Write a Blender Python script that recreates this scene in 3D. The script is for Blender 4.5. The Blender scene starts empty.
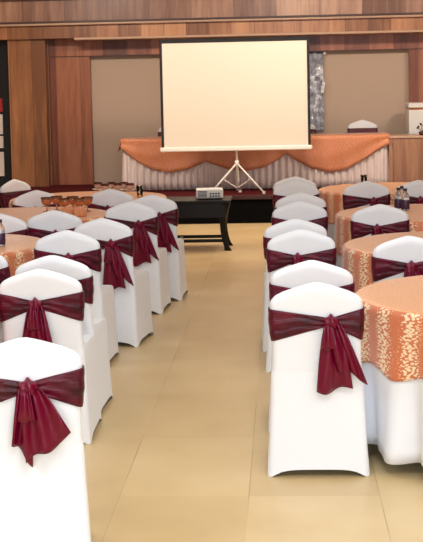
import bpy, bmesh, math, random
from mathutils import Vector, Matrix, noise as mnoise
random.seed(7)
PI = math.pi
sc = bpy.context.scene
COL = sc.collection

# ------------------------------------------------------------------ camera
F = 1300.0; W, H = 423, 542
CAMZ = 1.8
YAW = math.radians(3.17); PITCH = math.radians(4.5); ROLL = 0.021
CY = 88 + F*math.tan(PITCH)*1.0 - 1.5           # row of the principal point
CX = 211.5
fwd = Vector((-math.sin(YAW)*math.cos(PITCH), math.cos(YAW)*math.cos(PITCH), -math.sin(PITCH)))
right0 = fwd.cross(Vector((0, 0, 1))).normalized()
up0 = right0.cross(fwd).normalized()
# camera rolled clockwise: picture's horizon rises to the right
right = right0*math.cos(ROLL) - up0*math.sin(ROLL)
up = up0*math.cos(ROLL) + right0*math.sin(ROLL)
EYE = Vector((0, 0, CAMZ))
cam_d = bpy.data.cameras.new('camera'); cam = bpy.data.objects.new('camera', cam_d)
COL.objects.link(cam)
cam.matrix_world = Matrix((( right.x, up.x, -fwd.x, 0), (right.y, up.y, -fwd.y, 0),
                           (right.z, up.z, -fwd.z, CAMZ), (0, 0, 0, 1)))
cam_d.sensor_fit = 'VERTICAL'; cam_d.sensor_height = 24.0
cam_d.lens = F/H*24.0
cam_d.shift_y = -(H/2 - CY)/H
cam_d.clip_start = 0.05; cam_d.clip_end = 100
sc.camera = cam

def ray(px, py):
    return (fwd*F + right*(px-CX) + up*(CY-py)).normalized()
def at_z(px, py, z=0.0):                         # point of a horizontal plane seen at a pixel
    d = ray(px, py); return EYE + d*((z-CAMZ)/d.z)
def at_y(px, py, y):                             # point of a plane parallel to the back wall
    d = ray(px, py); return EYE + d*(y/d.y)

# ------------------------------------------------------------------ materials
def mat(name, color, rough=0.6, metal=0.0, sheen=0.0, spec=0.5, **kw):
    m = bpy.data.materials.new(name); m.use_nodes = True
    b = m.node_tree.nodes['Principled BSDF']
    b.inputs['Base Color'].default_value = (*color, 1)
    b.inputs['Roughness'].default_value = rough
    b.inputs['Metallic'].default_value = metal
    b.inputs['Sheen Weight'].default_value = sheen
    b.inputs['Specular IOR Level'].default_value = spec
    for k, v in kw.items(): b.inputs[k].default_value = v
    return m
def srgb(r, g, b):
    f = lambda c: (c/255/12.92) if c/255 <= 0.04045 else ((c/255+0.055)/1.055)**2.4
    return (f(r), f(g), f(b))
def N(m, t, **kw):
    n = m.node_tree.nodes.new(t)
    for k, v in kw.items(): setattr(n, k, v)
    return n
def L(m, a, b): m.node_tree.links.new(a, b)
def math_(m, op, a, b=None, c=None, clamp=False):
    n = N(m, 'ShaderNodeMath', operation=op); n.use_clamp = clamp
    for i, v in enumerate((a, b, c)):
        if v is None: continue
        if isinstance(v, (int, float)): n.inputs[i].default_value = v
        else: L(m, v, n.inputs[i])
    return n.outputs[0]
def ramp(m, fac, stops):
    n = N(m, 'ShaderNodeValToRGB'); e = n.color_ramp.elements
    e[0].position, e[0].color = stops[0][0], (*stops[0][1], 1)
    e[1].position, e[1].color = stops[-1][0], (*stops[-1][1], 1)
    for p, c in stops[1:-1]:
        x = e.new(p); x.color = (*c, 1)
    L(m, fac, n.inputs[0]); return n.outputs[0]
def bump(m, h, strength, dist=0.01):
    n = N(m, 'ShaderNodeBump'); n.inputs['Strength'].default_value = strength
    n.inputs['Distance'].default_value = dist
    L(m, h, n.inputs['Height']); L(m, n.outputs[0], m.node_tree.nodes['Principled BSDF'].inputs['Normal'])
def mapped(m, scale, coord='Object', loc=(0, 0, 0)):
    tc = N(m, 'ShaderNodeTexCoord'); mp = N(m, 'ShaderNodeMapping')
    mp.inputs['Scale'].default_value = scale; mp.inputs['Location'].default_value = loc
    L(m, tc.outputs[coord], mp.inputs[0]); return mp.outputs[0]
def noise_(m, vec, scale, detail=3, rough=0.5, dims='3D'):
    n = N(m, 'ShaderNodeTexNoise', noise_dimensions=dims); n.inputs['Scale'].default_value = scale
    n.inputs['Detail'].default_value = detail; n.inputs['Roughness'].default_value = rough
    L(m, vec, n.inputs['Vector']); return n.outputs['Fac']
def mixc(m, fac, a, b, mode='MIX'):
    n = N(m, 'ShaderNodeMix', data_type='RGBA', blend_type=mode)
    if isinstance(fac, (int, float)): n.inputs[0].default_value = fac
    else: L(m, fac, n.inputs[0])
    for i, v in ((6, a), (7, b)):
        if isinstance(v, tuple): n.inputs[i].default_value = (*v, 1)
        else: L(m, v, n.inputs[i])
    return n.outputs[2]

def wood(name, dark, mid, light, plank=0.16, rough=0.35, seed=0.0, seam=0.3):
    m = mat(name, mid, rough, spec=0.4)
    b = m.node_tree.nodes['Principled BSDF']
    v = mapped(m, (1, 1, 1), loc=(seed, 0, 0))
    sx = N(m, 'ShaderNodeSeparateXYZ'); L(m, v, sx.inputs[0])
    xp = math_(m, 'DIVIDE', sx.outputs[0], plank)
    cell = math_(m, 'FLOOR', xp)
    wn = N(m, 'ShaderNodeTexWhiteNoise', noise_dimensions='1D'); L(m, cell, wn.inputs['W'])
    v2 = mapped(m, (5, 5, 0.45), loc=(seed, 0, 0))
    gr = noise_(m, v2, 2.0, 5, 0.6)
    v3 = mapped(m, (60, 60, 1.2), loc=(seed, 0, 0))
    fine = noise_(m, v3, 2.0, 3, 0.6)
    s = math_(m, 'MULTIPLY_ADD', wn.outputs[0], 0.38, math_(m, 'MULTIPLY', gr, 0.62))
    s = math_(m, 'MULTIPLY_ADD', fine, 0.25, math_(m, 'SUBTRACT', s, 0.12))
    c = ramp(m, s, [(0.3, dark), (0.5, mid), (0.7, light)])
    fr = math_(m, 'FRACT', xp)
    edge = math_(m, 'LESS_THAN', fr, 0.035)
    c = mixc(m, math_(m, 'MULTIPLY', edge, seam), c, tuple(x*0.35 for x in dark))
    L(m, c, b.inputs['Base Color'])
    bump(m, fine, 0.08, 0.002)
    return m

def fabric(name, color, rough=0.8, scale=900, strength=0.15, sheen=0.3, wr=0.0):
    m = mat(name, color, rough, sheen=sheen, spec=0.25)
    v = mapped(m, (1, 1, 1))
    w = N(m, 'ShaderNodeTexWave', wave_type='BANDS', bands_direction='DIAGONAL')
    w.inputs['Scale'].default_value = scale/6; w.inputs['Distortion'].default_value = 0.5
    L(m, v, w.inputs[0])
    h = w.outputs['Fac']
    if wr:
        n = noise_(m, v, 9.0, 4, 0.55)
        h = math_(m, 'MULTIPLY_ADD', n, wr, math_(m, 'MULTIPLY', h, 0.05))
    bump(m, h, strength, 0.01)
    return m

M = {}
M['white'] = fabric('white_stretch_fabric', srgb(243, 243, 246), 0.75, sheen=0.1, strength=0.12, wr=0.6)
M['cream'] = fabric('white_cloth_far', srgb(240, 236, 232), 0.8)
M['linen'] = fabric('white_linen', srgb(242, 242, 246), 0.8, sheen=0.1, strength=0.1, wr=0.5)

# maroon satin
m = mat('maroon_satin', srgb(90, 0, 28), 0.34, sheen=0.0, spec=0.32)
v = mapped(m, (14, 14, 60)); n_ = noise_(m, v, 1.0, 4, 0.6)
bump(m, n_, 0.55, 0.012)
v = mapped(m, (8, 8, 14)); n2 = noise_(m, v, 1.0, 3, 0.6)
L(m, ramp(m, n2, [(0.3, srgb(54, 0, 16)), (0.7, srgb(104, 0, 36))]), m.node_tree.nodes['Principled BSDF'].inputs['Base Color'])
M['satin'] = m
m = mat('maroon_satin_tail', srgb(108, 0, 38), 0.28, sheen=0.0, spec=0.38)
v = mapped(m, (38, 38, 7)); n_ = noise_(m, v, 1.0, 4, 0.55)
bump(m, n_, 0.5, 0.014)
M['satin_tail'] = m

def leaf_mask(m, scale, thr, band):
    """small curled leaves in three directions, woven into the orange cloth; UV is (arc, height) in metres"""
    tc = N(m, 'ShaderNodeTexCoord'); outs = []; lim = thr
    if band:  # paints the drape's sheen as strips of denser leaves
        sx = N(m, 'ShaderNodeSeparateXYZ'); L(m, tc.outputs['UV'], sx.inputs[0])
        s = math_(m, 'SINE', math_(m, 'MULTIPLY', sx.outputs[0], 2*PI/0.17))
        nz = noise_(m, tc.outputs['UV'], 7, 2)
        s = math_(m, 'ADD', s, math_(m, 'MULTIPLY', math_(m, 'SUBTRACT', nz, 0.5), 2.2))
        lim = math_(m, 'MULTIPLY', math_(m, 'MULTIPLY_ADD', s, 0.5, 0.6, clamp=True), thr)
    for ang, off in ((0.6, 0.0), (-0.75, 3.3), (1.5, 7.7)):
        mp = N(m, 'ShaderNodeMapping'); mp.inputs['Rotation'].default_value = (0, 0, ang)
        mp.inputs['Location'].default_value = (off, off*0.7, 0)
        mp.inputs['Scale'].default_value = (scale, scale*2.3, 1)
        L(m, tc.outputs['UV'], mp.inputs[0])
        vo = N(m, 'ShaderNodeTexVoronoi', feature='F1', voronoi_dimensions='2D'); vo.inputs['Scale'].default_value = 1.0
        vo.inputs['Randomness'].default_value = 0.85
        L(m, mp.outputs[0], vo.inputs['Vector'])
        outs.append(math_(m, 'LESS_THAN', vo.outputs['Distance'], lim))
    return math_(m, 'MAXIMUM', outs[0], math_(m, 'MAXIMUM', outs[1], outs[2])), tc

def damask(name, base, base2, leaf, scale=60, thr=0.3, rough=0.42, sheen_bands=True):
    m = mat(name, base, rough, sheen=0.3, spec=0.45)
    b = m.node_tree.nodes['Principled BSDF']
    mask, tc = leaf_mask(m, scale, thr, sheen_bands)
    v = mapped(m, (1, 1, 1)); nn = noise_(m, v, 5, 3)
    c = mixc(m, nn, base, base2)
    c = mixc(m, mask, c, leaf)
    L(m, c, b.inputs['Base Color'])
    bump(m, mask, 0.12, 0.003)
    return m
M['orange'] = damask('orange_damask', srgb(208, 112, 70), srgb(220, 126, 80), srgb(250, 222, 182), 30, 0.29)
M['orange_top'] = damask('orange_damask_top', srgb(232, 142, 68), srgb(238, 152, 78), srgb(250, 194, 122), 40, 0.17, 0.34, sheen_bands=False)
M['orange_far'] = damask('orange_damask_head', srgb(206, 124, 84), srgb(216, 136, 92), srgb(228, 158, 114), 20, 0.14, 0.45, sheen_bands=False)

M['wood'] = wood('veneer', srgb(100, 58, 40), srgb(146, 92, 62), srgb(186, 128, 90), 0.32)
M['wood_up'] = wood('veneer_upper', srgb(124, 84, 66), srgb(166, 122, 98), srgb(204, 160, 130), 0.62, seed=1.3)
M['wood_col'] = wood('veneer_pillar', srgb(124, 78, 48), srgb(170, 114, 74), srgb(208, 152, 106), 0.33, seed=2.7)
M['wood_dark'] = wood('veneer_dark', srgb(96, 48, 32), srgb(134, 76, 52), srgb(172, 108, 76), 0.36, seed=4.1)
M['wood_desk'] = wood('veneer_desk', srgb(110, 72, 54), srgb(148, 102, 76), srgb(184, 136, 102), 0.5, seed=5.9)
M['ledge'] = mat('ledge_wood', srgb(196, 160, 132), 0.4)
M['trimdark'] = mat('dark_bead', srgb(70, 34, 22), 0.45)
# beige wall
m = mat('beige_panel', srgb(196, 172, 152), 0.85)
v = mapped(m, (1, 1, 1)); bump(m, noise_(m, v, 160, 2), 0.08, 0.003); M['beige'] = m
M['plaster'] = mat('plaster', srgb(150, 128, 108), 0.9)
M['ceilingm'] = mat('ceiling_board', srgb(232, 226, 216), 0.95)
M['black'] = mat('black_satin_cloth', srgb(7, 6, 7), 0.95, spec=0.1)
M['blackwood'] = mat('black_lacquer', srgb(10, 8, 8), 0.4, spec=0.25)
M['carpet'] = fabric('red_carpet', srgb(84, 5, 10), 0.95, scale=500, strength=0.2, sheen=0.0)
M['nosing'] = mat('stage_nosing', srgb(52, 14, 14), 0.5)
M['screen'] = mat('projection_fabric', srgb(226, 214, 198), 0.75, spec=0.2)
M['screenblack'] = mat('screen_border', srgb(16, 14, 18), 0.7)
M['metalwhite'] = mat('white_enamel', srgb(236, 230, 220), 0.35)
M['plasticwhite'] = mat('white_plastic', srgb(232, 230, 226), 0.4)
M['plasticdark'] = mat('dark_plastic', srgb(40, 40, 44), 0.5)
M['lens'] = mat('lens_glass', srgb(20, 26, 38), 0.08, spec=0.8)
M['rubber'] = mat('rubber', srgb(24, 22, 22), 0.8)
M['red'] = mat('red_sign', srgb(170, 24, 36), 0.5)
M['glass'] = mat('clear_glass', (0.96, 0.95, 0.93), 0.03, **{'Transmission Weight': 1.0, 'IOR': 1.45})
M['amber'] = mat('amber_glass', srgb(240, 176, 128), 0.08, **{'Transmission Weight': 0.8, 'IOR': 1.45})
M['cup'] = mat('brown_glazed_cup', srgb(84, 34, 24), 0.25)
M['cupwhite'] = mat('white_china', srgb(232, 220, 208), 0.25)
M['napkin'] = fabric('orange_napkin', srgb(224, 150, 104), 0.6)
M['pinkcup'] = mat('pink_china', srgb(206, 160, 140), 0.25)
M['purple'] = mat('bottle_label', srgb(58, 28, 62), 0.4)
M['bottle'] = mat('bottle_plastic', (0.9, 0.92, 0.95), 0.08, **{'Transmission Weight': 0.85, 'IOR': 1.33})
M['cap'] = mat('dark_cap', srgb(34, 24, 40), 0.4)
M['leafgreen'] = mat('leaf', srgb(34, 58, 30), 0.6)
M['flower'] = mat('dark_flower', srgb(44, 18, 24), 0.7)
M['bronze'] = mat('dark_pot', srgb(58, 26, 18), 0.4)
# plastic sheet: grey, crinkled, glossy, white highlights painted into its colour
m = mat('crinkled_plastic', srgb(112, 116, 128), 0.16, spec=0.9, **{'Coat Weight': 0.7})
v = mapped(m, (1, 1, 0.8)); nA = noise_(m, v, 11, 5, 0.65); bump(m, nA, 1.0, 0.06)
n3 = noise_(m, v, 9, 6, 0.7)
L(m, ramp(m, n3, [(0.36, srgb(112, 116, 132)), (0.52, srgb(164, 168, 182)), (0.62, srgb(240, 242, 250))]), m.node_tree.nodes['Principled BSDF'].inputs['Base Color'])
M['plastic'] = m

# floor: large beige polished tiles with thin joints
TILE_X = [at_z(119.7, 496).x, at_z(249, 496).x]
TW = TILE_X[1]-TILE_X[0]; TY0 = at_z(249, 496).y; TL_ = at_z(255, 437).y - TY0
m = mat('floor_tile', srgb(214, 184, 138), 0.32, spec=0.4)
b = m.node_tree.nodes['Principled BSDF']
tc = N(m, 'ShaderNodeTexCoord'); sx = N(m, 'ShaderNodeSeparateXYZ'); L(m, tc.outputs['Object'], sx.inputs[0])
xr = math_(m, 'DIVIDE', math_(m, 'SUBTRACT', sx.outputs[0], TILE_X[0]), TW)
yr = math_(m, 'DIVIDE', math_(m, 'SUBTRACT', sx.outputs[1], TY0), TL_)
def joint(m, r, wd):
    f = math_(m, 'FRACT', r); a = math_(m, 'ABSOLUTE', math_(m, 'SUBTRACT', f, 0.5))
    return math_(m, 'GREATER_THAN', a, 0.5-wd)
jx = joint(m, xr, 0.005); jy = joint(m, yr, 0.003)
cell = math_(m, 'ADD', math_(m, 'FLOOR', xr), math_(m, 'MULTIPLY', math_(m, 'FLOOR', yr), 7.31))
wn = N(m, 'ShaderNodeTexWhiteNoise', noise_dimensions='1D'); L(m, cell, wn.inputs['W'])
v = mapped(m, (1, 1, 1)); big = noise_(m, v, 1.6, 5, 0.6); jn = noise_(m, v, 1.1, 2)
s = math_(m, 'ADD', math_(m, 'MULTIPLY', wn.outputs[0], 0.3), math_(m, 'MULTIPLY', big, 0.7))
c = ramp(m, s, [(0.2, srgb(202, 172, 122)), (0.5, srgb(215, 186, 136)), (0.8, srgb(226, 201, 154))])
jf = math_(m, 'MULTIPLY', math_(m, 'MAXIMUM', jx, math_(m, 'MULTIPLY', jy, 0.35)), math_(m, 'MULTIPLY_ADD', jn, 2.6, -1.05, clamp=True))
c = mixc(m, math_(m, 'MULTIPLY', jf, 0.75), c, srgb(110, 80, 48))
L(m, c, b.inputs['Base Color'])
v = mapped(m, (1, 1, 1)); rn = noise_(m, v, 3, 4)
L(m, math_(m, 'MULTIPLY_ADD', rn, 0.2, 0.25), b.inputs['Roughness'])
M['floor'] = m

# ------------------------------------------------------------------ builders
def obj(name, bm, mtl, parent=None, smooth=False, solid=0.0, bevel=0.0):
    me = bpy.data.meshes.new(name)
    bmesh.ops.recalc_face_normals(bm, faces=bm.faces)
    bm.to_mesh(me); bm.free()
    for mm in (mtl if isinstance(mtl, (list, tuple)) else [mtl]): me.materials.append(mm)
    if smooth: me.polygons.foreach_set('use_smooth', [True]*len(me.polygons))
    o = bpy.data.objects.new(name, me); COL.objects.link(o)
    if parent is not None: o.parent = parent
    if bevel:
        md = o.modifiers.new('bevel', 'BEVEL'); md.width = bevel; md.segments = 2; md.limit_method = 'ANGLE'
    if solid:
        md = o.modifiers.new('solid', 'SOLIDIFY'); md.thickness = solid; md.offset = 0
    return o
def tag(o, label, cat, group=None, kind=None):
    o['label'] = label; o['category'] = cat
    if group: o['group'] = group
    if kind: o['kind'] = kind
    return o
def thing(name, label, cat, loc=(0, 0, 0), rz=0.0, group=None):
    o = bpy.data.objects.new(name, None); COL.objects.link(o)
    o.empty_display_size = 0.1; o.location = loc; o.rotation_euler = (0, 0, rz)
    return tag(o, label, cat, group)
def struct(name, bm, mtl, **kw):
    o = obj(name, bm, mtl, **kw); o['kind'] = 'structure'; return o
def B(): return bmesh.new()
def box(bm, x0, x1, y0, y1, z0, z1, mi=0):
    vs = [bm.verts.new((x, y, z)) for z in (z0, z1) for y in (y0, y1) for x in (x0, x1)]
    for q in ((0, 1, 3, 2), (4, 6, 7, 5), (0, 4, 5, 1), (2, 3, 7, 6), (0, 2, 6, 4), (1, 5, 7, 3)):
        f = bm.faces.new([vs[i] for i in q]); f.material_index = mi
    return bm
def tube(bm, p0, p1, r0, r1=None, n=12):
    r1 = r0 if r1 is None else r1
    p0, p1 = Vector(p0), Vector(p1); d = (p1-p0).normalized()
    a = d.cross(Vector((0, 0, 1)) if abs(d.z) < 0.9 else Vector((1, 0, 0))).normalized(); b_ = d.cross(a)
    A = [bm.verts.new(p0+(a*math.cos(t)+b_*math.sin(t))*r0) for t in [2*PI*i/n for i in range(n)]]
    C = [bm.verts.new(p1+(a*math.cos(t)+b_*math.sin(t))*r1) for t in [2*PI*i/n for i in range(n)]]
    for i in range(n): bm.faces.new((A[i], A[(i+1) % n], C[(i+1) % n], C[i]))
    bm.faces.new(A[::-1]); bm.faces.new(C)
    return bm
def lathe(bm, prof, n=20, c=(0, 0, 0)):
    rings = []
    for r, z in prof:
        if r < 1e-5: rings.append([bm.verts.new((c[0], c[1], c[2]+z))])
        else: rings.append([bm.verts.new((c[0]+r*math.cos(2*PI*i/n), c[1]+r*math.sin(2*PI*i/n), c[2]+z)) for i in range(n)])
    for A, C in zip(rings, rings[1:]):
        for i in range(n):
            j = (i+1) % n
            if len(A) == 1 and len(C) == 1: continue
            if len(A) == 1: bm.faces.new((A[0], C[i], C[j]))
            elif len(C) == 1: bm.faces.new((A[i], A[j], C[0]))
            else: bm.faces.new((A[i], A[j], C[j], C[i]))
    return bm
def loft(bm, rings, closed=True, cap0=False, cap1=False):
    R = [[bm.verts.new(p) for p in r] for r in rings]
    n = len(R[0])
    for A, C in zip(R, R[1:]):
        for i in range(n if closed else n-1):
            j = (i+1) % n; bm.faces.new((A[i], A[j], C[j], C[i]))
    if cap0: bm.faces.new(R[0][::-1])
    if cap1: bm.faces.new(R[-1])
    return R

# ------------------------------------------------------------------ room
XL, XR, YB, YW, ZC = -6.2, 6.4, -3.0, 19.6, 3.7
struct('floor', box(B(), XL-.1, XR+.1, YB-.1, YW+.2, -0.1, 0), M['floor'])
struct('ceiling', box(B(), XL-.1, XR+.1, YB-.1, YW+.2, ZC, ZC+.1), M['ceilingm'])
struct('wall_left', box(B(), XL-.1, XL, YB, YW, 0, ZC), M['plaster'])
struct('wall_right', box(B(), XR, XR+.1, YB, YW, 0, ZC), M['plaster'])
struct('wall_rear', box(B(), XL-.1, XR+.1, YB-.1, YB, 0, ZC), M['plaster'])
struct('wall_back', box(B(), XL-.1, XR+.1, YW, YW+.15, 0, ZC), M['beige'])

def X_(px, y, py=80): return at_y(px, py, y).x
def Z_(px, py, y): return at_y(px, py, y).z
# timber cladding around the beige panel
yc = 19.45
xa0, xa1 = X_(90, yc), X_(409.5, yc)
za = Z_(250, 53, yc)
struct('trim_1', box(B(), X_(50.5, yc), xa0, yc, YW, 0, za), M['wood_dark'])              # left of the panel
struct('trim_2', box(B(), xa1, XR, yc, YW, 0, za), M['wood_dark'])                        # right of the panel
struct('trim_3', box(B(), X_(50, yc), XR, yc-.02, YW, za+.012, Z_(250, 35, yc)+.3), M['wood_dark'])
struct('trim_4', box(B(), X_(50.5, yc), XR, yc-.008, YW, za, za+.012), M['trimdark'])
# deep left panel reveal
xp0, xp1 = X_(9.5, 19.15, 100), X_(46.5, 19.15, 100)
yl = 19.05
zl = Z_(250, 36, yl)
struct('trim_5', box(B(), xp0, xp1, 19.15, YW, 0, zl+.05), M['wood_col'])                  # pillar
struct('trim_6', box(B(), xp1, X_(50.5, yc), 19.34, YW, 0, zl+.05), M['wood_col'])
struct('trim_7', box(B(), X_(75, yl-.12), XR, yl-.12, YW, zl-.005, zl+.03), M['ledge'], bevel=.008)   # pale ledge
zf = Z_(250, 21, yl); zg = Z_(250, 17.2, yl-.06)
struct('trim_8', box(B(), XL, XR, yl, YW, zl+.03, zf), M['wood_col'])                     # lower fascia band
struct('trim_9', box(B(), XL, XR, yl-.09, YW, zf, zf+.035), M['ledge'], bevel=.008)
struct('trim_10', box(B(), XL, XR, yl-.12, YW, zf+.035, zf+.06), M['trimdark'])
zu = Z_(0, 1.5, yl-.06)
struct('trim_11', box(B(), XL, XR, yl-.06, YW, zf+.06, zu), M['wood_up'])                 # upper fascia
struct('trim_12', box(B(), XL, XR, yl-.14, YW, zu, zu+.06), M['trimdark'])
struct('trim_13', box(B(), XL, XR, yl-.06, YW, zu+.06, ZC), M['wood_up'])
# dark glazed door left of the pillar
xd1 = xp0-.005; yd = 19.35
struct('door_1', box(B(), xd1-1.3, xd1, yd, YW, 0, zl+.05), M['screenblack'])
g = B(); zz = [Z_(1, p, yd-.02) for p in (113, 134, 136, 148, 152, 176)]
struct('window_1', box(B(), xd1-.9, X_(3.2, yd-.01, 130), yd-.03, yd, zz[1], zz[0]-.02), M['cupwhite'])
struct('window_2', box(B(), xd1-.9, X_(3.2, yd-.01, 130), yd-.03, yd, zz[3], zz[2]), M['cupwhite'])
struct('window_3', box(B(), xd1-.9, X_(3.2, yd-.01, 130), yd-.03, yd, zz[5], zz[4]), M['cupwhite'])
r = thing('wall_sign', 'red sign on the dark door at the far left edge', 'sign', (xd1-.4, yd, Z_(1, 105, yd)))
obj('sign_board', box(B(), -.5, X_(2.6, yd-.02, 105)-(xd1-.4), -.03, 0, -.1, .1), M['red'], r)

# ------------------------------------------------------------------ stage
YS = 16.95; ZS = 0.365
st = thing('stage', 'low stage with black front and dark red carpet along the back wall', 'stage', (0, YS, 0))
xs0, xs1 = -3.95, XR-.02
obj('front_panel', box(B(), xs0, xs1, 0.03, 0.05, 0, ZS-.05), M['black'], st)
obj('deck', box(B(), xs0, xs1, .05, YW-YS-.16, .01, ZS), M['carpet'], st)
obj('nosing', box(B(), xs0, xs1, 0, .05, ZS-.05, ZS+.004), M['nosing'], st, bevel=.006)

# ------------------------------------------------------------------ head table
yh = 17.95
p0 = at_y(124, 142, yh); p1 = at_y(386, 135, yh)
hx0, hx1 = p0.x, p1.x; hz = at_y(250, 137, yh-.035).z; hh = hz-ZS
cx = (hx0+hx1)/2; hw_ = (hx1-hx0)/2
ht = thing('head_table', 'long head table on the stage with white pleated skirt behind the screen', 'table', (cx, yh+.32, ZS))
obj('tabletop', box(B(), -hw_+.02, hw_-.02, -.29, .29, hh-.03, hh-.003), M['blackwood'], ht)
for sx_ in (-1, 0, 1):
    for sy_ in (-1, 1):
        obj('leg', tube(B(), (sx_*(hw_-.12), sy_*.24, 0), (sx_*(hw_-.12), sy_*.24, hh-.03), .016), M['blackwood'], ht)
# pleated skirt
bm = B(); path = []
nx = 760; Ld = .30
def skirt_path():
    pts = []
    for i in range(61): pts.append((-hw_, Ld-2*Ld*i/60, -1, 0))
    for i in range(1, nx): pts.append((-hw_+2*hw_*i/nx, -Ld, 0, -1))
    for i in range(61): pts.append((hw_, -Ld+2*Ld*i/60, 1, 0))
    return pts
pts = skirt_path(); rings = []
for k in range(7):
    z = hh-.004-(hh-.02)*k/6; t = k/6; row = []
    s = 0; prev = None
    for (x, y, nx_, ny_) in pts:
        if prev: s += math.hypot(x-prev[0], y-prev[1])
        prev = (x, y)
        w = .5+.5*math.sin(s*2*PI/.092+.5*math.sin(s*3.1))
        d = .002+(.02+.03*t)*w
        row.append((x+nx_*d, y+ny_*d, z))
    rings.append(row)
loft(bm, rings, closed=False)
obj('table_skirt', bm, fabric('skirt_white', srgb(232, 214, 206), 0.7), ht, smooth=True, solid=.003)
# swagged orange overlay
def hem(px):                                     # pixel row of the overlay's lower edge, as profile along the table
    K = [(122, 150), (140, 164), (155, 170.5), (170, 172.5), (185, 170), (197, 165.5), (205.5, 161.5), (213, 164.5), (228, 169.5), (244, 171), (262, 168), (276, 161), (286.5, 153.5),
         (297, 161), (312, 169), (330, 172.5), (344, 170), (358, 163), (372, 154), (386, 145)]
    if px <= K[0][0]: return K[0][1]
    for a, c in zip(K, K[1:]):
        if px <= c[0]:
            t = (px-a[0])/(c[0]-a[0]); return a[1]+(c[1]-a[1])*t
    return K[-1][1]
bm = B(); uv = bm.loops.layers.uv.new('UVMap'); nX = 160; rows = []
yf = yh+.32-Ld-.055
for i in range(nX+1):
    x = hx0-.045+(hx1-hx0+.09)*i/nX
    # pixel column of this place along the table
    lo, hi = 60, 440
    for _ in range(30):
        mid = (lo+hi)/2
        if at_y(mid, 150, yf).x < x: lo = mid
        else: hi = mid
    zb = at_y(lo, hem(lo), yf).z
    zb = min(zb, hz-.06)
    col = [(x, yh+.62, hz+.004), (x, yh+.3, hz+.004), (x, yf+.02, hz+.004), (x, yf+.004, hz)]
    for k in range(1, 9):
        z = hz+(zb-hz)*k/8
        col.append((x, yf-.010*math.sin(x*23)*k/8-.008*math.sin(k*1.1+x*5), z))
    rows.append(col)
R = [[bm.verts.new(p) for p in r_] for r_ in rows]
for a, c in zip(R, R[1:]):
    for k in range(len(a)-1):
        f = bm.faces.new((a[k], c[k], c[k+1], a[k+1]))
        for lp in f.loops:
            co = lp.vert.co; lp[uv].uv = (co.x*1.0, (co.z+co.y)*1.0)
# side drops
for col, sg in ((R[0], -1), (R[-1], 1)):
    top = col[:4]
    bot = [bm.verts.new((v.co.x+sg*(.012+.01*i), v.co.y, hz-.10-.03*i)) for i, v in enumerate(top)]
    for k in range(3):
        bm.faces.new((top[k], top[k+1], bot[k+1], bot[k]))
    f = bm.faces.new((col[3], col[4], bot[3]))
    f = bm.faces.new((col[4], col[5], bot[3])) if col[5].co.z > bot[3].co.z-.2 else None
o = obj('swag_tablecloth', bm, M['orange_far'], smooth=True, solid=.004)
tag(o, 'orange swagged cloth draped over the long head table on the stage', 'tablecloth')

# timber counter to the right
yk = 17.92
kx0 = X_(385.5, yk, 160)
kz = Z_(400, 136, yk)
ct = thing('counter', 'brown wood veneer counter standing right of the head table', 'counter', ((kx0+XR)/2, yk, ZS))
hwk = (XR-.1-kx0)/2
obj('body', box(B(), -hwk, hwk, 0, .6, .001, kz-ZS-.03), M['wood_desk'], ct)
obj('counter_top', box(B(), -hwk-.0, hwk, -.02, .62, kz-ZS-.03, kz-ZS), M['ledge'], ct, bevel=.006)
# white cabinet behind counter
yq = 18.75
a = at_y(409, 133, yq); c = at_y(409, 103, yq)
cb = thing('white_cabinet', 'tall white cabinet behind the wooden counter at the right edge', 'cabinet', (a.x+.5, yq, ZS))
obj('body', box(B(), -.5, .5, 0, .5, .001, c.z-ZS-.10), M['plasticwhite'], cb, bevel=.01)
obj('lid', box(B(), -.51, .52, -.05, .52, c.z-ZS-.07, c.z-ZS), M['plasticwhite'], cb, bevel=.012)
obj('neck', box(B(), -.47, .48, .0, .48, c.z-ZS-.10, c.z-ZS-.07), M['napkin'], cb)
# plant on counter
pp = at_y(422.5, 134.5, yk+.15)
pl = thing('potted_plant', 'small dark plant in a brown pot on the wooden counter', 'plant', (pp.x, yk+.15, kz))
obj('pot', lathe(B(), [(0, 0), (.04, 0), (.055, .05), (.05, .05), (.04, .03), (0, .03)]), M['bronze'], pl, smooth=True)
bm = B()
for i in range(9):
    a_ = i*2.4; r_ = .03+.01*(i % 3); hgt = .10+.02*(i % 4)
    tube(bm, (0, 0, .03), (r_*math.cos(a_)*1.6, r_*math.sin(a_)*1.6, hgt), .004, .002, 6)
obj('stem', bm, M['leafgreen'], pl)
for i in range(9):
    bm = B()
    a_ = i*2.4; r_ = .03+.01*(i % 3); hgt = .10+.02*(i % 4)
    mt = Matrix.Translation((r_*math.cos(a_)*1.7, r_*math.sin(a_)*1.7, hgt))
    bmesh.ops.create_icosphere(bm, subdivisions=2, radius=.017, matrix=mt @ Matrix.Scale(.7, 4, (0, 0, 1)))
    obj('bloom', bm, M['flower'], pl, smooth=True)

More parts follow.
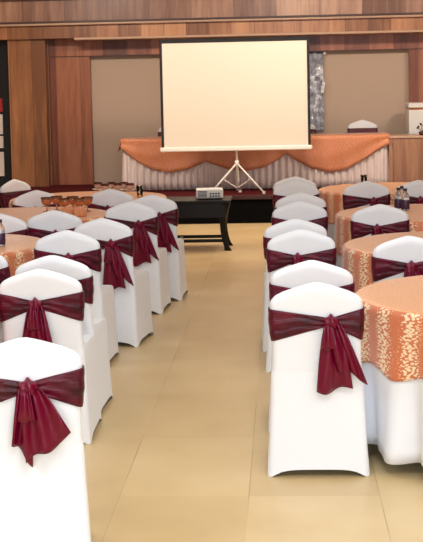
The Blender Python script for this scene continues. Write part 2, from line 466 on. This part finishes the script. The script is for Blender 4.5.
# plastic wrapped roll hanging on the back wall
yp = 19.56
q0 = at_y(308, 52, yp); q1 = at_y(324, 131, yp)
bm = B(); RR = []
for j in range(41):
    t = j/40; z = q0.z+(q1.z-q0.z)*t; row = []
    for i in range(17):
        u = i/16; x = q0.x-.12+(q1.x-q0.x+.12)*u+.004*math.sin(t*19)*u
        y = yp-.02+.03*mnoise.noise(Vector((x*9, z*7, 1.3)))+.02*mnoise.noise(Vector((x*25, z*18, 4)))
        row.append((x, y, z))
    RR.append(row)
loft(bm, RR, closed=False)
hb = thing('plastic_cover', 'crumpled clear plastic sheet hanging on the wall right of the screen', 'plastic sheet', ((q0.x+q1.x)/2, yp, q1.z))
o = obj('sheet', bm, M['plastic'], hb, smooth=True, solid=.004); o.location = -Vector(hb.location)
bm = B(); cc = at_y(324.5, 53, yp)
box(bm, cc.x-.02, cc.x+.02, yp-.05, yp-.01, cc.z-.02, cc.z+.02)
o = obj('clip', bm, M['plasticwhite'], hb); o.location = -Vector(hb.location)
bm = B(); c1 = at_y(324, 84, yp)
for dx_, dz_ in ((0, 0), (-.012, -.05), (-.02, -.1)): box(bm, c1.x+dx_-.03, c1.x+dx_+.015, yp-.07, yp-.045, c1.z+dz_-.03, c1.z+dz_+.03)
o = obj('tape', bm, M['plasticwhite'], hb); o.location = -Vector(hb.location)

# ------------------------------------------------------------------ projection screen
ysn = 17.3
tl, tr = at_y(158.2, 40, ysn), at_y(309.2, 38, ysn)
bl = at_y(160, 148, ysn)
sx0, sx1 = tl.x+.012, tr.x; sz1 = (tl.z+tr.z)/2; sz0 = at_y(235, 148.5, ysn).z
scx = at_y(236.5, 150, ysn).x
ps = thing('projection_screen', 'large tripod projection screen with black border on the stage', 'projection screen', (scx, ysn, ZS))
x0, x1, z0, z1 = sx0-scx, sx1-scx, sz0-ZS, sz1-ZS
obj('fabric', box(B(), x0+.035, x1-.035, -.004, .004, z0+.03, z1-.04), M['screen'], ps)
obj('border', box(box(box(B(), x0, x0+.035, -.006, .004, z0+.03, z1), x1-.035, x1, -.006, .004, z0+.03, z1), x0+.035, x1-.035, -.006, .004, z1-.04, z1), M['screenblack'], ps)
obj('bottom_case', box(B(), x0-.02, x1+.02, -.035, .035, z0-.03, z0+.03), M['metalwhite'], ps, bevel=.015)
obj('top_bar', box(B(), x0-.01, x1+.05, -.012, .012, z1, z1+.012), M['screenblack'], ps)
obj('pole', tube(B(), (0, .05, .04), (0, .05, z1+.01), .014), M['metalwhite'], ps, smooth=True)
hubz = at_y(236, 164.5, ysn).z-ZS
obj('hub', tube(B(), (0, .05, hubz-.03), (0, .05, hubz+.05), .028), M['metalwhite'], ps, smooth=True)
for ex, ey in ((-.36, -.12), (.36, -.14), (0.03, .17)):
    lg = obj('tripod_leg', tube(B(), (ex*.04, .05+ey*.04, hubz), (ex, .05+ey, .012), .013), M['metalwhite'], ps, smooth=True)
    obj('rubber_foot', tube(B(), (ex*.985, .05+ey*.985, .0), (ex, .05+ey, .035), .02), M['metalwhite'], lg)
    obj('brace', tube(B(), (0, .05, .07), (ex*.5, .05+ey*.5, hubz*.5), .007), M['metalwhite'], ps)

# ------------------------------------------------------------------ projector table and projector
pf = at_z(224, 251, 0)
ty = pf.y
txr = at_y(230.5, 201, ty).x; tz = at_y(215, 200.5, ty).z
tw, td = 1.15, .55
pt = thing('projector_table', 'low black table with curved legs holding the projector', 'table', (txr-tw/2, ty+td/2, 0))
obj('tabletop', box(B(), -tw/2, tw/2, -td/2-.03, td/2+.03, tz-.03, tz), M['blackwood'], pt, bevel=.008)
obj('apron', box(B(), -tw/2+.06, tw/2-.06, -td/2+.02, td/2-.02, tz-.19, tz-.03), M['blackwood'], pt)
for sx_ in (-1, 1):
    for sy_ in (-1, 1):
        rings = []
        for k in range(13):
            t = k/12; z = (tz-.03)*(1-t)
            off = -.03*math.sin(t*PI*.9)+.02*t**3+.0
            w = .05-.022*math.sin(t*PI*.62)+(.012 if t > .93 else 0)
            cx_, cy_ = sx_*(tw/2-.075+off*1.4+.02), sy_*(td/2-.06+off*.8)
            rings.append([(cx_+w*ax, cy_+w*ay, z) for ax, ay in ((-.8, -.8), (0, -1), (.8, -.8), (1, 0), (.8, .8), (0, 1), (-.8, .8), (-1, 0))])
        bm = B(); loft(bm, rings, cap0=True, cap1=True)
        obj('leg', bm, M['blackwood'], pt, smooth=True)
for sy_ in (-1, 1):
    obj('stretcher', box(B(), -tw/2+.08, tw/2-.08, sy_*(td/2-.07)-.015, sy_*(td/2-.07)+.015, .09, .125), M['blackwood'], pt)
obj('stretcher', box(B(), -.02, .02, -td/2+.07, td/2-.07, .09, .12), M['blackwood'], pt)
pj = at_y(209, 199.5, ty+.12)
pr = thing('projector', 'white projector with dark vents on the black table', 'projector', (pj.x, ty+.24, tz), math.radians(4))
pw = .15
obj('body', box(B(), -pw, pw, -.12, .12, .012, .115), M['plasticwhite'], pr, bevel=.015)
obj('lens', tube(B(), (.09, .12, .07), (.09, .15, .07), .035, n=20), M['lens'], pr)
bm = B()
for i in range(5): box(bm, -.128, -.03, -.124, -.119, .028+i*.015, .036+i*.015)
obj('vent', bm, M['plasticdark'], pr)
bm = B()
for i in range(4):
    for j in range(2): box(bm, .0+.03*i, .02+.03*i, -.124, -.119, .03+.028*j, .046+.028*j)
obj('port_panel', bm, M['plasticdark'], pr)
for sx_ in (-1, 1): obj('foot', tube(B(), (sx_*.1, -.08, 0), (sx_*.1, -.08, .014), .012), M['rubber'], pr)
obj('foot', tube(B(), (0, .08, 0), (0, .08, .014), .012), M['rubber'], pr)

# ------------------------------------------------------------------ round tables
RT = .75
def fold(th, seed, n=17):
    a = math.sin(n*th+seed)+.45*math.sin((n*1.7//1)*th+seed*2.3)+.25*math.sin(5*th+seed)
    return a/1.7
def cloth_mesh(R0, ztop, zhem, amp, seed, off, hemwave=0.0, power=1.3, nth=264):
    bm = B(); uv = bm.loops.layers.uv.new('UVMap'); rings = []; arc = []
    for r in (.03, .2, .4, .58, .68, R0-.02):
        rings.append([(r*math.cos(2*PI*i/nth), r*math.sin(2*PI*i/nth), ztop+off) for i in range(nth)]); arc.append(r)
    rr = .02+off
    for k in range(1, 5):
        a = PI/2*k/4
        rings.append([((R0-.02+rr*math.sin(a))*math.cos(2*PI*i/nth), (R0-.02+rr*math.sin(a))*math.sin(2*PI*i/nth), ztop+off-rr*(1-math.cos(a))) for i in range(nth)]); arc.append(R0+.03-.008*(4-k))
    zt = ztop+off-rr; ns = 12
    for k in range(1, ns+1):
        t = k/ns; row = []
        for i in range(nth):
            th = 2*PI*i/nth; z = zt+(zhem-zt)*t
            drop = (zt-z)/.72
            rad = R0+off+.02*drop+amp*(drop**power)*fold(th, seed)
            z += hemwave*t*fold(th, seed*1.7+1, 9)
            row.append((rad*math.cos(th), rad*math.sin(th), z))
        rings.append(row); arc.append(R0+.03+(zt-zhem)*t)
    R = loft(bm, rings)
    c = bm.verts.new((0, 0, ztop+off))
    for i in range(nth): bm.faces.new((c, R[0][i], R[0][(i+1) % nth]))
    ring_of = {}
    for k, rw in enumerate(R):
        for i, v in enumerate(rw): ring_of[v] = (k, i)
    for f in bm.faces:
        ks = [ring_of.get(v, (0, 0))[0] for v in f.verts]
        idx = [ring_of.get(v, (0, 0))[1] for v in f.verts]
        wrap = max(idx)-min(idx) > nth/2
        side = min(ks) >= 6
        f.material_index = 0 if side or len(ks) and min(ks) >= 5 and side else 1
        for lp in f.loops:
            k, i = ring_of.get(lp.vert, (0, 0))
            if side:
                ii = i+nth if (wrap and i < nth/2) else i
                lp[uv].uv = (2*PI*ii/nth*R0, arc[k])
            else:
                lp[uv].uv = (lp.vert.co.x+10, lp.vert.co.y)
    return bm
def round_table(c, seed, lab_t, lab_c):
    t = thing('round_table', lab_t, 'table', (c[0], c[1], 0), 0, 'round banquet tables under white cloths')
    obj('tabletop', lathe(B(), [(0, .72), (RT-.03, .72), (RT-.03, .742), (0, .742)], 48), M['blackwood'], t)
    obj('pedestal', tube(B(), (0, 0, .03), (0, 0, .72), .05, .04), M['blackwood'], t)
    for a in range(4):
        d = Vector((math.cos(a*PI/2+.4), math.sin(a*PI/2+.4), 0))
        obj('leg', tube(B(), d*.03+Vector((0, 0, .07)), d*.34+Vector((0, 0, .02)), .022, .018), M['blackwood'], t)
    bm = cloth_mesh(RT-.005, .745, .07, .07, seed, 0.0, hemwave=.02)
    obj('undercloth', bm, [M['linen'], M['linen']], t, smooth=True, solid=.003)
    bm = cloth_mesh(RT-.005, .745, .46, .07, seed, .013, hemwave=.03)
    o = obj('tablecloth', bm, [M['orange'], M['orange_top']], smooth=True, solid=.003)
    o.location = (c[0], c[1], 0)
    tag(o, lab_c, 'tablecloth', 'orange tablecloths')
    return o
def tc_at(px, py): p = at_z(px, py, .76); return (p.x, p.y)
tcs = {
 'R1': tc_at(508, 293), 'R2': tc_at(460, 243), 'R3': tc_at(430, 212), 'R4': (1.1, 12.95),
 'L1': (-2.2, 6.25), 'L2': tc_at(-64, 245), 'L3': (-2.2, 10.75), 'L4': (-1.88, 12.42),
}
for k, v_ in tcs.items(): print('TABLE', k, [round(q, 2) for q in v_])
WH = 'round table with long white undercloth, '
OR = 'orange leaf-patterned cloth, '
round_table(tcs['R1'], 0.4, WH+'nearest on the right', OR+'nearest right-hand table, cream leaves with painted sheen stripes on its drape')
round_table(tcs['R2'], 1.9, WH+'second from the front on the right', OR+'second right-hand table, behind the nearest one')
round_table(tcs['R3'], 3.1, WH+'third from the front on the right', OR+'third right-hand table, under the cluster of water bottles')
round_table(tcs['R4'], 4.7, WH+'farthest on the right before the stage', OR+'farthest right-hand table, just before the stage')
round_table(tcs['L1'], 5.2, WH+'nearest on the left', OR+'nearest left-hand table, only its drape shows at the left edge')
round_table(tcs['L2'], 0.9, WH+'second from the front on the left', OR+'second left-hand table, with one bottle at the left edge')
round_table(tcs['L3'], 2.2, WH+'under the amber goblets on the left', OR+'left-hand table that carries the amber goblets')
round_table(tcs['L4'], 3.9, WH+'farthest on the left before the stage', OR+'farthest left-hand table, with cups and one tumbler')

# ------------------------------------------------------------------ banquet chair with cover and sash
def sup(phi, n):
    c, s = math.cos(phi), math.sin(phi)
    return (math.copysign(abs(c)**(2/n), c), math.copysign(abs(s)**(2/n), s))
NP = 72
def rrect(hw, yb, yf_, rad, m=1):
    """rounded rectangle as (x, y) points, NP*m of them, always starting at the same corner"""
    hd = (yf_-yb)/2; ym = (yb+yf_)/2; rad = max(.0005, min(rad, hd*.97, hw*.5)); pts = []
    q = NP*m//4; nc = q//3
    for k, (sx_, sy_) in enumerate(((1, 1), (-1, 1), (-1, -1), (1, -1))):
        cx_, cy_ = sx_*(hw-rad), sy_*(hd-rad); a0 = k*PI/2
        for i in range(nc): a = a0+PI/2*i/(nc-1); pts.append((cx_+rad*math.cos(a), ym+cy_+rad*math.sin(a)))
        nx_, ny_ = ((-1, 1), (-1, -1), (1, -1), (1, 1))[k]
        ca = a0+PI/2; ncx, ncy = nx_*(hw-rad), ny_*(hd-rad)
        A = pts[-1]; E = (ncx+rad*math.cos(ca), ym+ncy+rad*math.sin(ca))
        for i in range(1, q-nc+1): t = i/(q-nc+1); pts.append((A[0]+(E[0]-A[0])*t, A[1]+(E[1]-A[1])*t))
    return pts
LOW = [(.0, .236, -.268, .228, 7), (.04, .233, -.264, .227, 7), (.12, .227, -.256, .225, 6.5), (.25, .221, -.246, .222, 6), (.38, .215, -.239, .222, 5.5),
       (.44, .213, -.238, .222, 5), (.466, .212, -.238, .212, 5), (.480, .210, -.238, .185, 5), (.487, .2085, -.238, .10, 5),
       (.492, .207, -.239, -.05, 5), (.500, .206, -.240, -.135, 4.8), (.52, .205, -.241, -.172, 4.5), (.56, .204, -.244, -.184, 4)]
ZB = .60
def slab(z):                                     # half width, rear y, front y of the backrest at height z
    t = (z-ZB)/(.905-ZB)
    return (.203+.010*min(1, max(0, t)*1.7), -.248-.038*t, -.188-.04*t, 3.6)
def ztop(u):
    a = min(1, abs(u)); return .905-.066*a**1.2-.024*a**12
def cover_bm():
    bm = B(); rings = []
    for z, hw, yb, yf_, n in LOW:
        row = []; hd = (yf_-yb)/2; ym = (yb+yf_)/2
        for x, y in rrect(hw, yb, yf_, .032):
            zz_ = z
            if z < .1:
                w = (abs(x)/hw)**5*(abs(y-ym)/hd)**5      # feet pockets touch the floor, hem lifts between
                zz_ = z+.034*(1-min(1, w*1.6))*(1-z/.1)
            row.append((x, y, zz_))
        rings.append(row)
    for k in range(0, 17):
        t = k/16; t = 1-(1-t)**1.5
        row = []
        hw, yb, yf_, n = slab(ZB+t*(.87-ZB))
        th = (1-max(0, (t-.86)/.14)**2.2*.94); shr = 1-.02*max(0, (t-.8)/.2)**2
        for x, y in rrect(hw, yb, yf_, .028):
            z = ZB+t*(ztop(x/hw)-ZB)
            _, yb2, yf2, _ = slab(z)
            ym = (yb+yf_)/2
            row.append((x*shr, (yb2+yf2)/2+(y-ym)*th, z))
        rings.append(row)
    # relaxed crease where back meets seat
    loft(bm, rings, cap1=True)
    return bm
UK = (.30, .06, -.10)                           # where the knot sits across the back
SASHC = .0
def sash_bm(seed, U0):
    bm = B(); nv = 12; rings = []
    for j in range(nv+1):
        v_ = j/nv; row = []
        for x, y in rrect(.22, -.03, .03, .028, 2):
            cx_ = x/.22
            if y < 0:
                d = min(1, abs(cx_-U0)/(1-U0 if cx_ > U0 else 1+U0))
                zt_ = .738+.046*d; zb_ = .705-.076*d**.95
            else: zt_, zb_, d = .784, .629, 1
            z = zb_+(zt_-zb_)*v_
            hw, yb, yf_, n = slab(z)
            ripple = (.0010+.0035*(1-d))*math.sin(v_*PI*5+seed+3*cx_+1.5*math.sin(6*cx_+seed))
            e = .005+ripple+.004*math.sin(v_*PI)
            ym = (yb+yf_)/2
            row.append((x/.22*(hw+e), ym+y*(1+e/.03), z))
        rings.append(row)
    loft(bm, rings)
    return bm
def tail_bm(x0, z0, y0, x1, z1, y1, w0, w1, seed, slant=0.0, nf=2.2):
    bm = B(); rows = []; nu, nt = 18, 16
    for j in range(nt+1):
        t = j/nt; w = w0+(w1-w0)*t**.55
        cx_ = x0+(x1-x0)*t; cz = z0+(z1-z0)*t
        row = []
        for i in range(nu+1):
            u = i/nu-.5
            y = y0+(y1-y0)*t-.012*math.sin(t*PI)+(.009+.006*t)*math.sin(u*2*PI*nf+seed+t*1.3)*(1-.3*t)
            y += .006*math.sin(t*7+seed+u*4)*t
            row.append((cx_+u*w, y, cz+(slant*u+.012*math.sin(u*7+seed))*t))
        rows.append(row)
    loft(bm, rows, closed=False)
    return bm
def knot_bm(x, y, z, s=1.0):
    bm = B(); mtx = Matrix.Translation((x, y, z)) @ Matrix.Diagonal((.034*s, .026*s, .034*s, 1))
    bmesh.ops.create_uvsphere(bm, u_segments=24, v_segments=16, radius=1, matrix=mtx)
    for v in bm.verts:
        d = v.co-Vector((x, y, z))
        v.co += d*.16*math.sin(d.x*190+d.z*60)
    return bm
def loop_bm(x, z, y, w, h, seed):
    """the short folded bow loop hanging over the tails"""
    bm = B(); rings = []
    for j in range(15):
        t = j/14; a = PI*t                        # goes down in front, back up behind
        prof = math.sin(a); row = []
        yy = y-.024*math.cos(a)*(.3+prof)
        zz_ = z-h*prof
        for i in range(11):
            u = i/10-.5
            row.append((x+u*w*(.45+.55*prof)+.006*math.sin(seed), yy-.007*math.cos(u*9+seed), zz_+.01*abs(u)))
        rings.append(row)
    loft(bm, rings, closed=False); return bm
def foot_bm(sx_, sy_):
    return tube(B(), (sx_*.2, -.225 if sy_ < 0 else .19, 0), (sx_*.2, -.225 if sy_ < 0 else .19, .03), .014)

cover_mesh = None
TAILS = [  # (x0,z0,x1,z1,w0,w1,slant) per variant: two tails each
    [(.004, .735, .012, .405, .05, .165, .02), (.014, .735, .092, .475, .04, .135, -.06)],
    [(-.012, .735, -.030, .475, .05, .075, -.09), (.010, .735, .066, .49, .05, .165, .10)],
    [(-.004, .735, -.022, .455, .05, .130, .05), (.012, .735, .050, .43, .04, .115, -.06)],
]
def make_chair(var):
    global cover_mesh
    t = thing('banquet_chair', '', 'chair', (0, 0, 0))
    if cover_mesh is None:
        cv = obj('cover', cover_bm(), M['white'], t, smooth=True); cover_mesh = cv.data
    else:
        cv = bpy.data.objects.new('cover', cover_mesh); COL.objects.link(cv); cv.parent = t
    sh = obj('sash', sash_bm(var*1.7+.4, UK[var]), M['satin'], t, smooth=True, solid=.002)
    kx = .222*UK[var]; ky = slab(.72)[1]-.016
    obj('knot', knot_bm(kx, ky-.004, .722), M['satin_tail'], sh, smooth=True)
    for n_, (a0, b0, a1, b1, w0, w1, sl) in enumerate(TAILS[var]):
        obj('tail', tail_bm(kx+a0, b0-.015, ky+.002-.008*n_, kx+a1, b1, -.262-.014*n_-.012, w0, w1, var*2.1+n_*1.9, sl, 1.6+.5*n_), M['satin_tail'], sh, smooth=True, solid=.003)
    obj('loop', loop_bm(kx-.016, .715, ky-.022, .065, .12, var), M['satin_tail'], sh, smooth=True, solid=.003)
    for sx_ in (-1, 1):
        for sy_ in (-1, 1): obj('foot', foot_bm(sx_, sy_), M['rubber'], t)
    return t
protos = [make_chair(i) for i in range(3)]; used = [False]*3
def kids(o): return [c for c in bpy.data.objects if c.parent == o]
def copy_tree(o, parent=None):
    c = o.copy(); COL.objects.link(c)
    if parent is not None: c.parent = parent
    for ch in kids(o): copy_tree(ch, c)
    return c
def chair(px, py, rz, var, label, group, zc=.905, base=0.0, fix=None):
    """place a chair so that its crown stands where the photo shows it; rz in degrees, 0 faces the stage"""
    o = copy_tree(protos[var]) if used[var] else protos[var]; used[var] = True
    a = math.radians(rz)
    p = at_z(px, py, zc+base) if fix is None else Vector(fix)
    # local crown is at y=-.27
    off = Vector((-math.sin(a)*-.27, math.cos(a)*-.27, 0)) if fix is None else Vector((0, 0, 0))
    o.location = (p.x-off.x, p.y-off.y, base); o.rotation_euler = (0, 0, a)
    o['label'] = label; o['group'] = group
    print('CHAIR', label[:40], round(o.location.x, 2), round(o.location.y, 2))
    return o
GA = 'covered chairs along the right of the aisle'; GB = 'covered chairs at the right-hand tables'
GL = 'covered chairs along the left of the aisle'; GM = 'covered chairs at the left-hand tables'; GH = 'covered chairs behind the head table'
P_ = 'white chair with maroon sash, '
chair(316, 282, 0, 0, 'nearest white covered chair right of the aisle, big maroon bow hanging down its back', GA)
chair(311.5, 260, 0, 1, P_+'directly behind the nearest chair right of the aisle', GA)
chair(301, 229, 0, 2, P_+'third in the row right of the aisle', GA)
chair(295.5, 218.5, 2, 0, P_+'fourth in the row right of the aisle', GA)
chair(299.5, 201, 0, 1, P_+'fifth in the row right of the aisle', GA)
chair(300.5, 192.5, 0, 2, P_+'sixth in the row right of the aisle', GA)
chair(295.8, 181, 0, 0, P_+'seventh in the row right of the aisle', GA)
chair(294.5, 176.5, 0, 1, P_+'farthest in the row right of the aisle', GA)
chair(409, 235.5, 0, 1, P_+'just behind the nearest right-hand table', GB)
chair(380, 204, 0, 2, P_+'at a table, just left of the three bottles', GB)
chair(366.5, 181, 0, 0, P_+'below the right end of the head table', GB)
chair(419, 180, 0, 1, P_+'behind the water bottles, in front of the wooden counter', GB)
chair(23, 337.5, 11, 1, 'nearest white covered chair left of the aisle, shiny maroon bow, lower left corner', GL)
chair(39, 268.5, 1, 2, P_+'second in the row left of the aisle', GL)
chair(51.5, 255, -2, 1, P_+'third in the row left of the aisle', GL)
chair(66, 230, -3, 1, P_+'fourth in the row left of the aisle', GL)
chair(101.5, 218, -8, 0, P_+'fifth in the row left of the aisle', GL)
chair(130, 201.5, -4, 0, P_+'sixth in the row left of the aisle', GL)
chair(151.5, 194.6, -2, 0, P_+'farthest left of the aisle, beside the black table', GL)
chair(53.5, 210, 0, 1, P_+'in front of the amber goblets, facing their table', GM)
chair(-2.5, 213, 0, 2, P_+'cut by left edge, behind the lone bottle', GM)
chair(-29, 246, -10, 0, P_+'cut by left edge, beside the nearest left-hand chairs', GM)
chair(36.5, 190, 28, 2, P_+'aslant behind the amber goblets, before the pillar', GM)
chair(110, 188.7, -6, 2, P_+'directly in front of the dark-rimmed tea cups', GM)
chair(13, 179, -122, 0, P_+'facing the tables, at the foot of the pillar', GM)
for px, lab in ((171, 'chair behind the left part of the head table, mostly hidden by the screen'), (301, 'chair behind the head table, peeking out right of the screen'), (363.5, 'chair with dark sash behind the right end of the head table')):
    p = at_y(px, 125, yh+.9)
    chair(0, 0, 180, 1, 'white covered '+lab, GH, base=ZS, fix=(p.x, yh+.9, ZS))

# ------------------------------------------------------------------ things on the tables
TZ = .745+.013+.003
def place_kinds(proto, spots, group):
    for i, (x, y, lab) in enumerate(spots):
        o = proto if i == 0 else copy_tree(proto)
        o.location = (x, y, TZ); o['label'] = lab; o['group'] = group
# water bottles
def bottle():
    t = thing('water_bottle', '', 'bottle')
    obj('bottle_body', lathe(B(), [(0, 0), (.03, 0), (.033, .008), (.033, .055), (.031, .06), (.031, .095), (.033, .10), (.032, .12), (.018, .145), (.013, .15), (.013, .162), (0, .162)]), M['bottle'], t, smooth=True)
    obj('wrapper', lathe(B(), [(.0335, .012), (.0345, .014), (.0345, .085), (.0335, .087)]), M['purple'], t, smooth=True)
    obj('cap', lathe(B(), [(0, .158), (.015, .158), (.015, .18), (0, .18)]), M['cap'], t)
    return t
bs = []
for px, py, lab in ((398.5, 209.5, 'left front'), (405.5, 210.5, 'right front'), (402, 207.5, 'middle')):
    p = at_z(px, py, TZ); bs.append((p.x, p.y, 'small water bottle with dark purple label, '+lab+' of the cluster of three'))
p = at_z(0.6, 246, TZ); bs.append((p.x, p.y, 'lone water bottle with purple label at the left edge of the picture'))
place_kinds(bottle(), bs, 'water bottles on the tables')
# amber goblets
def goblet():
    t = thing('goblet', '', 'goblet')
    obj('bowl', lathe(B(), [(.006, .05), (.03, .062), (.045, .085), (.05, .12), (.047, .12), (.042, .09), (.028, .068), (0, .06)]), M['amber'], t, smooth=True)
    obj('rim', lathe(B(), [(.0485, .120), (.0515, .120), (.0515, .125), (.047, .125)]), M['cup'], t, smooth=True)
    obj('stem', lathe(B(), [(0, 0), (.032, 0), (.03, .005), (.006, .012), (.005, .04), (.008, .056), (0, .06)]), M['amber'], t, smooth=True)
    return t
gs = []
names = ['far left of the cluster', 'second from the left in the cluster', 'third from the left in the cluster', 'middle of the cluster', 'right of the middle in the cluster', 'far right of the cluster']
for (px, py), lab in zip(((47, 212), (57, 210.5), (65, 213), (73, 211), (80, 213), (87.5, 211.5)), names):
    p = at_z(px, py, TZ); gs.append((p.x, p.y, 'amber goblet with brown rim, '+lab))
place_kinds(goblet(), gs, 'amber goblets')
def nap():
    t = thing('folded_napkin', '', 'napkin')
    bm = B(); rings = []
    for k, (r, z) in enumerate([(.045, 0), (.05, .015), (.046, .035), (.048, .055), (.03, .075), (.006, .085)]):
        rings.append([(r*(1+.18*math.sin(5*a+k*.6))*math.cos(a), r*(1+.18*math.sin(5*a+k*.6))*math.sin(a), z) for a in [2*PI*i/30 for i in range(30)]])
    loft(bm, rings, cap0=True, cap1=True)
    obj('napkin_fold', bm, M['napkin'], t, smooth=True); return t
ns_ = []
for (px, py), lab in zip(((68, 216), (80, 216.5)), ('left one', 'right one')):
    p = at_z(px, py, TZ); ns_.append((p.x, p.y, 'folded orange napkin before the goblets, '+lab))
place_kinds(nap(), ns_, 'folded napkins')
# cups on the far left table
def cup():
    t = thing('tea_cup', '', 'cup')
    obj('bowl', lathe(B(), [(0, .012), (.022, .012), (.036, .03), (.042, .07), (.038, .07), (.032, .035), (0, .022)]), M['pinkcup'], t, smooth=True)
    obj('rim', lathe(B(), [(.0375, .060), (.045, .060), (.045, .079), (.0375, .079)]), M['cup'], t, smooth=True)
    obj('saucer', lathe(B(), [(0, .006), (.03, .0), (.06, .01), (.062, .014), (.03, .008), (0, .012)]), M['cupwhite'], t, smooth=True)
    h = B(); rings = []
    for k in range(9):
        a = -1.2+2.4*k/8; c_ = Vector((.043+.02*math.cos(a)-.007, 0, .045+.02*math.sin(a)))
        rings.append([(c_.x+.004*math.cos(q)*math.cos(a), .004*math.sin(q), c_.z+.004*math.cos(q)*math.sin(a)) for q in [2*PI*i/8 for i in range(8)]])
    loft(h, rings, cap0=True, cap1=True); obj('handle', h, M['cupwhite'], t, smooth=True)
    return t
cs = []; labs = ['leftmost', 'second from left', 'third from left', 'third from right', 'second from right', 'rightmost']
for (px, py), lab in zip(((98, 190), (105, 191.5), (112, 189.8), (118, 191), (124, 189.6), (130, 191)), labs):
    p = at_z(px, py, TZ); cs.append((p.x, p.y, 'dark-rimmed tea cup, far left table, '+lab+' of the six'))
place_kinds(cup(), cs, 'tea cups on the far left table')
def tumbler(px, py, lab):
    p = at_z(px, py, TZ)
    t = thing('tumbler', lab, 'glass', (p.x, p.y, TZ))
    obj('glass_wall', lathe(B(), [(0, 0), (.026, 0), (.034, .115), (.0325, .115), (.025, .008), (0, .008)]), M['glass'], t, smooth=True)
    obj('rim', lathe(B(), [(.0322, .112), (.0352, .112), (.0352, .118), (.0322, .118)]), M['glass'], t, smooth=True)
tumbler(140, 198, 'clear tumbler with dark rim alone at the right of the far left table')
tumbler(364, 186.5, 'clear tumbler with dark rim on the farthest right-hand table, before the white skirt')

# ------------------------------------------------------------------ lights
def area(name, loc, rot, sx_, sy_, power, color):
    d = bpy.data.lights.new(name, 'AREA'); d.shape = 'RECTANGLE'; d.size = sx_; d.size_y = sy_
    d.energy = power; d.color = color
    o = bpy.data.objects.new(name, d); COL.objects.link(o); o.location = loc; o.rotation_euler = rot
    return o
warm = (1.0, .87, .74); neutral = (.83, .92, 1.0)
area('rear_fill_light', (0.5, YB+.1, 2.2), (math.radians(80), 0, 0), 7, 2.2, 480, (.77, .88, 1.0))  # unseen soft fill added behind the camera to brighten the near seats
for y, pw_, c_ in ((2.5, 66, neutral), (6.5, 36, neutral), (10.5, 4, (.96, .96, .96)), (14.5, 46, (1, .90, .80))):
    for x in (-3.2, 0.2, 3.4):
        area('ceiling_panel_light', (x, y, ZC-.02), (0, 0, 0), 1.2, 1.2, pw_, c_)
for x in (-3.0, 0.2, 3.4):
    area('stage_light', (x, 15.2, ZC-.02), (math.radians(52), 0, 0), 1.1, .5, 96, warm)
w = bpy.data.worlds.new('world'); sc.world = w; w.use_nodes = True
w.node_tree.nodes['Background'].inputs[0].default_value = (.9, .85, .8, 1)
w.node_tree.nodes['Background'].inputs[1].default_value = .2
sc.view_settings.view_transform = 'Standard'; sc.view_settings.look = 'None'
sc.view_settings.exposure = 0.0; sc.view_settings.gamma = 1.0; sc.view_settings.use_curve_mapping = False
